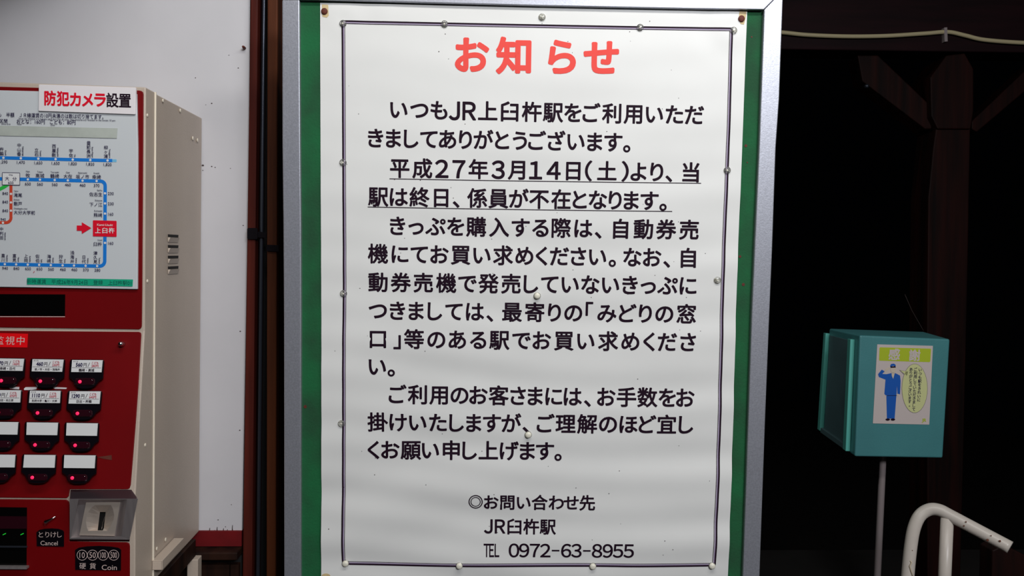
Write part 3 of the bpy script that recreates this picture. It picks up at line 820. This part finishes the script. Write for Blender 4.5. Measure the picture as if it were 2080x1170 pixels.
# coin block (wedge with hood), recess, slot plate
fl = front_low
cb = empty('coin_unit', fl.at(205, 1050)); cb.parent = tm; cb.matrix_parent_inverse = tm.matrix_world.inverted(); cb['label'] = 'stainless steel coin slot housing'
def pt(x, y, d): return fl.at(x, y, d)
bm = bmesh.new()
A0 = pt(143.3, 994.4, 0.0); A1 = pt(267, 994.4, 0.0)
Bf0 = pt(141.8, 1013.3, 0.016); Bf1 = pt(280.2, 1013.0, 0.016)
C0 = pt(141.4, 1095.4, 0.003); C1 = pt(263.2, 1096.2, 0.003)
D0 = pt(141.4, 1097, -0.004); D1 = pt(263, 1098, -0.004)
RR = 0.004
def quadm(name, pts, m, th=0.0012):
    n = (pts[1] - pts[0]).cross(pts[2] - pts[1]).normalized()
    if n.dot(CAM - pts[0]) < 0: n = -n
    bm = bmesh.new(); prism_into(bm, list(pts), -n * th); return finish(bm, name, m, cb, 0.0003)
quadm('hood_top', (A0, A1, Bf1, Bf0), M['steel_dark_refl'])
# face ring with recess: outer loop -> inner rim -> recess floor
Fo = [Bf0, Bf1, C1, C0]
FN = (Bf1 - Bf0).cross(C0 - Bf0).normalized()
if FN.dot(CAM - Bf0) < 0: FN = -FN
def onface(x, y, d=0.0):
    nrm = (Bf1 - Bf0).cross(C0 - Bf0).normalized()
    if nrm.dot(CAM - Bf0) < 0: nrm = -nrm
    dd = ray(x, y); p0 = Bf0 + nrm * d
    t = (p0 - CAM).dot(nrm) / dd.dot(nrm)
    return CAM + dd * t
inner = [onface(159.5, 1014.5), onface(258, 1014.5), onface(247, 1090), onface(143.5, 1092)]
floor_ = [onface(158, 1026, -0.007), onface(246, 1020.5, -0.007), onface(235, 1091, -0.007), onface(161, 1090, -0.007)]

quadm('housing_side', (Bf1, C1, pt(263, 1098, -0.003), pt(267, 994.4, -0.003)), M['steel'])
quadm('housing_foot', (C0, C1, pt(262.8, 1101.5, -0.001), pt(141.6, 1100.6, -0.001)), M['blackplastic'])
cav = [(192.5, 1026.2), (209, 1025.8), (225.5, 1026.0), (229.5, 1034), (232, 1046), (230.6, 1056), (225, 1068), (218, 1078.4), (208, 1078.6), (196, 1078.2), (179, 1078.2), (176.2, 1070), (174.6, 1059), (175.8, 1050), (178.6, 1041), (185, 1032)]
pq = [(174.8, 1020.6), (244.5, 1020), (233, 1089), (161.2, 1087.4)]
def outer_for(p):
    cx, cy = 203.5, 1053; dx, dy = p[0] - cx, p[1] - cy
    # ray to quad
    best = None
    for a, b in zip(pq, pq[1:] + pq[:1]):
        ex, ey = b[0] - a[0], b[1] - a[1]; den = dx * ey - dy * ex
        if abs(den) < 1e-9: continue
        t = ((a[0] - cx) * ey - (a[1] - cy) * ex) / den; s = ((a[0] - cx) * dy - (a[1] - cy) * dx) / den
        if t > 0 and -1e-6 <= s <= 1 + 1e-6 and (best is None or t < best): best = t
    return (cx + dx * best, cy + dy * best)
loft('housing_face', [Fo, inner, floor_, [onface(*p, -0.0068) for p in pq]], M['steel'], cb, cap1=False, bevel=0.0003)
out_ = [outer_for(p) for p in cav]
for q in pq:   # snap nearest samples to the plate corners
    i = min(range(len(out_)), key=lambda i: (out_[i][0] - q[0]) ** 2 + (out_[i][1] - q[1]) ** 2); out_[i] = q
TLs, TRs, BRs, BLs = (203, 1040), (214.5, 1040), (210.5, 1077), (198.5, 1077)
def mx(a, b, t): return (a[0] + (b[0] - a[0]) * t, a[1] + (b[1] - a[1]) * t)
slotc = [TLs, mx(TLs, TRs, .5), TRs] + [mx(TRs, BRs, t) for t in (.18, .36, .54, .72, .88)] + [BRs, mx(BRs, BLs, .5), BLs] + [mx(BLs, TLs, t) for t in (.1, .3, .5, .7, .86)]
loft('slot_plate', [[onface(*p, -0.0075) for p in out_], [onface(*p, -0.0035) for p in out_], [onface(*p, -0.0035) for p in cav], [onface(*p, -0.012) for p in slotc], [onface(*p, -0.017) for p in slotc]], M['steelplate'], cb, cap1=False)
o = None
bm = bmesh.new(); tube_into(bm, [onface(212.5, 1050, -0.0085), onface(208.5, 1062, -0.0085), onface(206.5, 1075, -0.0085)], 0.0003, 6); finish(bm, 'coin_guide', M['chrome'], cb)
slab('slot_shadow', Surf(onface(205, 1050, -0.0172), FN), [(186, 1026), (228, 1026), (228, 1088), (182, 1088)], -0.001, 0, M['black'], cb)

# cancel lever and plates
bm = bmesh.new(); tube_into(bm, [fl.at(92, 1063, T), fl.at(94, 1059, T + 0.010), fl.at(103, 1055, T + 0.012), fl.at(113, 1049, T + 0.011)], [0.0028, 0.0026, 0.0011, 0.0009], 10); o = finish(bm, 'cancel_lever', M['chrome'], tm, smooth=True)
cpl = slab('cancel_plate', fl, [(74, 1081), (80, 1076.5), (90, 1074.5), (104, 1073.6), (118, 1074.6), (127, 1077.5), (129.6, 1081), (129.4, 1110.5), (74.6, 1109.5)], T, T + 0.001, M['blackplastic'], tm)
k = Ink(fl, T + 0.0014)
for c, x in zip('とりけし', (83, 96, 108.5, 121)): k.add(c, x, 1085.8, 14.0, .01, 0.98, 0.0)
k.add('Cancel', 99.8, 1103.2, 13.4, .01, 0.98, 0.0, fit='cap')
k.build('cancel_text', M['grey_ink'], cpl)
cpp = slab('coin_plate', fl, [(152.5, 1117), (160, 1112.6), (176, 1110.2), (200, 1109.2), (225, 1110.6), (240, 1113), (245.6, 1117), (245.2, 1159), (152.8, 1157.5)], T, T + 0.001, M['blackplastic'], tm)
k = Ink(fl, T + 0.0014)
for t_, x in (('10', 166.8), ('50', 188), ('100', 209.4), ('500', 231)):
    k.ring(x, 1127.6, 10.8, 9.8); k.add(t_, x, 1127.6, 17.5, .0, 0.80 if len(t_) == 2 else 0.52, 0.0, fit='cap')
k.add('硬', 167.8, 1149.5, 14, .01, 1, 0.0); k.add('貨', 188.4, 1149.7, 14, .01, 1, 0.0); k.add('Coin', 222, 1152.6, 15.5, .005, 1.06, 0.0, fit='cap')
k.build('coin_text', M['grey_ink'], cpp)
# ticket / note window at lower left
win = slab('dispenser_window', fl, [(-300, 1026), (54.6, 1031), (53.6, 1156), (-300, 1152)], T - 0.001, T + 0.0006, M['blackgloss'], tm); win['label'] = 'dark dispenser window with green indicators'
slab('window_bar', fl, [(-300, 1047), (54, 1049.5), (54, 1074), (-300, 1073)], T + 0.0006, T + 0.002, M['lens'], win)
slab('window_bar', fl, [(-300, 1108), (54, 1110), (54, 1112.4), (-300, 1111)], T + 0.0006, T + 0.003, M['conduit'], win)
slab('window_sill', fl, [(-300, 1150), (54, 1152.2), (54, 1156.4), (-300, 1154)], T + 0.0006, T + 0.007, M['steel'], win)
for x in (8.5, 44.5): slab('green_lamp', fl, [(x - 3, 1085.6), (x + 3, 1083), (x + 3, 1084.6), (x - 3, 1087.2)], T + 0.0006, T + 0.0014, M['greenled'], win)

# side: louvres, screws, bracket
for y in (483.0, 504.8, 526.6, 548.4):
    A = [side.at(342, y - 1.0), side.at(362.4, y + 0.2)]
    ya, yb = A[0].y, A[1].y; z = A[0].z
    sx = Vector
    lo = [sx((XS - 0.0005, ya, z)), sx((XS - 0.0005, yb, z)), sx((XS - 0.0005, yb, z - 0.006)), sx((XS - 0.0005, ya, z - 0.006))]
    hi = [sx((XS + 0.0022, ya + 0.002, z)), sx((XS + 0.0022, yb - 0.002, z)), sx((XS - 0.0002, yb - 0.001, z - 0.007)), sx((XS - 0.0002, ya + 0.001, z - 0.007))]
    lv = loft('louvre', [lo, hi], M['beige'], tm)
    lv['label'] = 'pressed vent louvre in the cabinet side'
    dk = bmesh.new(); prism_into(dk, [sx((XS + 0.0002, ya, z + 0.0042)), sx((XS + 0.0002, yb, z + 0.0042)), sx((XS + 0.0002, yb - 0.001, z + 0.0002)), sx((XS + 0.0002, ya + 0.001, z + 0.0002))], Vector((-0.0008, 0, 0))); finish(dk, 'vent_slot', M['black'], lv)
for cx, cy in ((330.7, 204.5), (366, 224.8), (299, 234.4), (299, 571), (391.5, 281), (401, 285), (336, 1096), (318, 1114.5), (294.5, 904)):
    dome('screw', side, cx, cy, 1.3, 0.0012, M['beige_edge'], tm)
# bracket: hollow channel on the lower side
p0 = side.at(308.5, 1137.5); p1 = side.at(353.5, 1094.0)
ya, yb = p0.y, p1.y; z = (p0.z + p1.z) / 2; wdt = 0.014; hh = 0.013
bm = bmesh.new()
U = [(0, 0), (wdt, 0), (wdt, -hh), (wdt - 0.0012, -hh), (wdt - 0.0012, -0.0012), (0, -0.0012)]
prism_into(bm, [Vector((XS + a, ya, z + b)) for a, b in U], Vector((0, yb - ya, 0)))
prism_into(bm, [Vector((XS + 0.0005, ya, z - 0.0013)), Vector((XS + wdt - 0.0014, ya, z - 0.0013)), Vector((XS + wdt - 0.0014, ya, z - hh)), Vector((XS + 0.0005, ya, z - hh))], Vector((0, 0.0012, 0)))
o = finish(bm, 'side_bracket', M['beige'], tm, 0.0005); o['label'] = 'folded channel bracket low on the cabinet side'

# machine stand below
sd = empty('machine_stand', (XS - 0.1, YW - 0.12, 0)); tag(sd, 'beige steel stand carrying the ticket machine', 'stand')
box('top_rail', (XS - 0.028, seamY + 0.01, zb - 0.028), (XS + 0.004, YW - 0.035, zb - 0.0008), M['dark_wood'], sd, 0.001)['label'] = 'dark side rail under the cabinet'
lg = Surf((0, YW - 0.05, 1), (0, -1, 0))
lx0 = lg.at(380, 1140).x; lx1 = lg.at(402, 1140).x
for yy in (YW - 0.05, seamY + 0.02):
    box('leg', (lx0, yy, 0), (lx1, yy + 0.02, zb - 0.0285), M['beige'], sd, 0.001)
for yy in (YW - 0.05, seamY + 0.02):
    box('leg', (XL + 0.02, yy, 0), (XL + 0.04, yy + 0.02, zb - 0.0285), M['beige'], sd, 0.001)
box('front_rail', (XL + 0.02, seamY + 0.01, zb - 0.05), (XS - 0.029, seamY + 0.03, zb - 0.0285), M['beige'], sd, 0.001)

# ------------------------------------------------------------------ beyond: collection box
D = 2.05
# front face plane turned to the left a little
c0 = CAM + ray(1740, 800) * D
ang = math.radians(9)
bxn = (ROT @ Vector((0, 0, 1))); bxn.z = 0; bxn.normalize()
bxn = (Matrix.Rotation(math.radians(2.0), 3, 'Z') @ bxn)
bf = Surf(c0, bxn)
FL = [bf.at(1746.5, 681), bf.at(1929.5, 689), bf.at(1915.3, 930.5), bf.at(1736.5, 927.5)]
back = Vector((-bxn.x, -bxn.y, 0)) * 0.20
TL = FL[0]; 
db = empty('collection_box', bf.at(1788, 1500)); tag(db, 'teal metal ticket collection box on a slim steel pole', 'box')
bm = bmesh.new()
# rear outline seen from the left: nudged left so the side face shows as in the photograph
lat = (FL[1] - FL[0]).normalized()
def rear(px, py, dd):
    s2 = bf.shifted(-dd); return s2.at(px, py)
dd = 0.215
R0 = rear(1684.5, 667.5, dd); R3 = rear(1671, 880.5, dd)
R1 = R0 + (FL[1] - FL[0]); R2 = R3 + (FL[2] - FL[3])
R1 = rear(1877, 674, dd)
f = [bm.verts.new(p) for p in FL]; r = [bm.verts.new(p) for p in (R0, R1, R2, R3)]
bm.faces.new(f); bm.faces.new(r[::-1])
for i in range(4): bm.faces.new((f[i], r[i], r[(i + 1) % 4], f[(i + 1) % 4]))
finish(bm, 'box_body', M['teal'], db, 0.004, seg=3)
# left side flanges and inset panel
def mixp(a, b, t): return a + (b - a) * t
def sidept(u, v, o=0.0):      # u 0 rear .. 1 front, v 0 top .. 1 bottom
    t = mixp(R0, FL[0], u); b = mixp(R3, FL[3], u)
    n = (FL[0] - R0).cross(R3 - R0).normalized()
    if n.dot(lat) > 0: n = -n
    return mixp(t, b, v) + n * o
def sideslab(name, us, vs_, o0, o1, m):
    P = [sidept(us[0], vs_[0], o1), sidept(us[1], vs_[0], o1), sidept(us[1], vs_[1], o1), sidept(us[0], vs_[1], o1)]
    Q = [sidept(us[0], vs_[0], o0), sidept(us[1], vs_[0], o0), sidept(us[1], vs_[1], o0), sidept(us[0], vs_[1], o0)]
    return loft(name, [Q, P], m, db, cap0=True, bevel=0.0008)
sideslab('side_panel', (0.06, 0.80), (0.06, 0.95), 0.0, 0.002, M['teal_panel'])
sideslab('flange', (-0.05, 0.03), (0.045, 0.97), 0.0, 0.011, M['teal_edge'])
sideslab('flange', (0.77, 0.86), (0.045, 0.985), 0.0, 0.011, M['teal_edge'])
sideslab('flange', (0.03, 0.77), (0.94, 0.985), 0.0, 0.009, M['teal_panel'])
# sticker
stk = slab('sticker', bf, [(1782, 699.5), (1895, 702.5), (1887.5, 862.5), (1773, 860)], 0.0005, 0.0012, M['stickerpaper'], db)
stk['label'] = 'paper sticker with saluting station officer and speech bubble'
def K(o=0): return Ink(bf, 0.0016 + o)
k = K(); k.poly([(1788, 705.4), (1890, 708.2), (1891.2, 710), (1889.8, 733.5), (1888, 735.6), (1787, 732.6), (1785.6, 731), (1786.6, 706.6)]); k.build('lime_band', M['lime'], stk)
for c_, a_, b_ in (('感', 1816.5, 719.8), ('謝', 1858, 721.6)):
    k = K(.0005); k.add(c_, a_, b_, 24, .02, 1, 0.03); k.build('band_character', M['stickerpaper'], stk)
def sc(pts): return [(1640 + a / 3.441, 620 + b / 3.441) for a, b in pts]
k = K()
k.poly(sc([(572, 478), (600, 470), (622, 478), (648, 492), (652, 530), (648, 622), (630, 622), (626, 560), (624, 634), (548, 630), (538, 620), (546, 520), (500, 502), (494, 482), (520, 450), (540, 462), (524, 480), (552, 482)]))
k.poly(sc([(552, 632), (622, 634), (610, 792), (556, 792)]))
k.poly(sc([(578, 424), (586, 410), (606, 408), (618, 418), (616, 430), (596, 434), (580, 434)]))
k.build('officer_print', M['bluecloth'], stk)
k = K(.0004)
k.poly(sc(circ(600, 450, 19, 14, 26))); k.poly(sc([(540, 462), (548, 444), (578, 430), (584, 436), (560, 456), (536, 474)])); k.poly(sc([(622, 620), (640, 620), (636, 634), (624, 632)]))
k.poly(sc([(588, 470), (612, 470), (600, 515), (590, 495)]))
k.build('skin_print', M['skin'], stk)
k = K(.0005)
k.poly(sc([(580, 428), (616, 426), (618, 436), (582, 438)])); k.poly(sc(circ(562, 799, 16, 10, 8))); k.poly(sc(circ(598, 799, 16, 10, 8)))
k.poly(sc([(590, 518), (606, 518), (598, 590), (592, 590)][:0] or [(556, 630), (622, 630), (622, 633), (556, 633)]))
k.build('shoe_print', M['ink'], stk)
k = K(.0001); k.poly(sc([(x, y) for x, y in circ(750, 581, 91, 30, 173)])); k.poly(sc([(640, 452), (700, 462), (690, 500)])); k.build('bubble_outline', M['grey_line'], stk)
k = K(.0004); k.poly(sc([(x, y) for x, y in circ(750, 581, 88, 30, 170)])); k.poly(sc([(650, 456), (705, 464), (696, 494)])); k.build('speech_bubble', M['bubble'], stk)
k = K(.0008)
for t_, x, y, h, p in (('いつも駅をきれいに', 789, 452, 1, 26.2), ('ご利用していただきまして', 756, 448, 1, 25.4), ('ありがとうございます。', 725, 448, 1, 25.0)):
    for i, c in enumerate(t_):
        a, b = sc([(x - i * p * 0.045, y + i * p)])[0]; k.add(c, a, b, 7.6, .01, 1, 0.02)
k.build('bubble_text', M['ink_navy'], stk)
k = K(.0004); k.add('JR', *sc([(816, 803)])[0], 9, .01, 1, 0.03, fit='cap'); k.build('corner_mark', M['lime'], stk)
# pole
ps = bf.shifted(-0.09)
pa = ps.at(1793.5, 926); pb = ps.at(1782, 1175); pdir = (pb - pa)
pbot = pa + pdir * ((pa.z - 0.01) / (pa.z - pb.z))
tube('pole', [pa + Vector((0, 0, 0.03)), pa, pbot], 0.0085, M['polesteel'], db, 16)['label'] = 'slim steel pole'
bm = bmesh.new(); tube_into(bm, [Vector((pbot.x, pbot.y, 0.0)), Vector((pbot.x, pbot.y, 0.015))], 0.11, 24); finish(bm, 'base_plate', M['conduit'], db)
# spider thread
th = bf.shifted(-0.12)
tag(tube('thread', [th.at(1838, 598), th.at(1852, 630), th.at(1872, 665), th.at(1876, 672)], 0.0004, M['speck'], None, 5), 'fine pale thread slanting down to the top of the teal box', 'thread')

# white pipe rail
rs = Surf(CAM + ray(1900, 1100) * 1.75, (ROT @ Vector((0, 0, 1))))
rail_ = empty('pipe_rail', rs.at(1900, 1500)); tag(rail_, 'chipped white bent pipe railing in the lower right corner', 'railing')
P = spline([(1838, 1260), (1844, 1170), (1850, 1110), (1857, 1072), (1869, 1047), (1888, 1035), (1908, 1036), (1930, 1047), (1975, 1071), (2052, 1112)], 6)
def roff(a):
    t = max(0, a - 1870); return 0.0006 * t * t / (t + 40)
pts = [rs.at(a, b, roff(a)) for a, b in P]
low = pts[0] + (pts[0] - pts[3]).normalized() * 0.0
d0 = (pts[0] - pts[2]); low = pts[0] + d0 * ((pts[0].z - 0.0) / (-d0.z))
tube('top_pipe', [low] + pts, 0.0128, M['pipe_white'], rail_, 16)
u0 = rs.at(1924, 1052, 0.018); u1 = rs.at(1918.5, 1180, 0.02); du = u1 - u0
tube('upright', [u0, u1, u0 + du * (u0.z / (u0.z - u1.z))], 0.0125, M['pipe_white'], rail_, 16)
for cx, cy, r in ((1962, 1060, 1.6), (1958, 1068, 1.5), (2006, 1097, 2.6), (2031, 1099, 2.2), (2013, 1088, 1.2), (1921, 1147, 1.4), (1853, 1118, 1.2)):
    dome('paint_chip', rs, cx, cy, r, 0.0009, M['chip'], rail_, off=0.0118 + roff(cx))
tube('twine', [rs.at(1849, 1139, 0.0125), rs.at(1852, 1143, 0.015), rs.at(1848, 1150, 0.014), rs.at(1851, 1160, 0.015), rs.at(1856, 1176, 0.014)], 0.0012, M['twine'], rail_, 6)
# weathered timber at the rail end
tw = rs.at(2058, 1110, 0.0)
s3 = rs.shifted(-0.03)
o = slab('timber_rail', s3, [(2016, 1118), (2040, 1106), (2140, 1158), (2120, 2010), (1996, 2010)], -0.05, 0.0, M['postwood'], None, 0.003)
tag(o, 'dark weathered timber where the white pipe ends', 'timber')

# ------------------------------------------------------------------ far structure: post, braces, beam, cable
YP = 3.05
fp = Surf(CAM + ray(1920, 600) * YP, (ROT @ Vector((0, 0, 1))))
pg = empty('platform_post', fp.at(1925, 1170)); pg.location.z = 0
pg.matrix_world = Matrix.Translation((pg.location.x, pg.location.y, 0))
tag(pg, 'dark reddish timber post with knee braces beyond the doorway', 'post')
slab('column', fp, [(1906, 230), (1972, 230), (1965, 600), (1958, 900), (1951, 1170), (1949, 1330), (1880, 1330), (1884, 1170), (1883, 700), (1886, 400), (1896, 300)], -0.14, 0.0, M['postwood'], pg, 0.004)
slab('post_head', fp, [(1890, 157), (1923, 112), (1960, 108), (1978, 140), (1978, 225), (1972, 262), (1905, 262), (1892, 236)], -0.15, 0.012, M['postwood'], pg, 0.004)
slab('knee_brace', fp, [(1742, 112), (1784, 112), (1893, 216), (1893, 262), (1880, 262), (1752, 165)], -0.11, -0.02, M['postwood'], pg, 0.004)
slab('knee_brace', fp, [(2120, 108), (2150, 128), (1985, 268), (1974, 262), (1974, 246)], -0.11, -0.02, M['postwood'], pg, 0.004)
dome('bolt', fp, 1759, 176, 4.5, 0.015, M['conduit'], pg, off=-0.02)
bs = fp.shifted(0.02)
o = slab('ceiling_beam', bs, [(700, -108), (2700, -48), (2700, 115), (700, 88)], -0.12, 0.0, M['beamwood'], None, 0.004); tag(o, 'dark horizontal timber beam above the doorway', 'beam')
ca = bs.shifted(0.012)
cb_ = empty('power_cable', ca.at(1800, 68)); tag(cb_, 'cream cable sagging along the dark beam', 'cable')
cpts = [ca.at(a, b) for a, b in spline([(1480, 56), (1590, 66), (1640, 71), (1720, 74), (1800, 73), (1880, 68), (1925, 65), (1960, 72), (2000, 81), (2080, 87), (2200, 90)], 6)]
tube('cable_run', cpts, 0.0075, M['cable'], cb_, 12)
slab('cable_clip', ca, [(1918, 56), (1924, 55.5), (1925, 84), (1919, 84.5)], -0.012, 0.008, M['polesteel'], cb_)
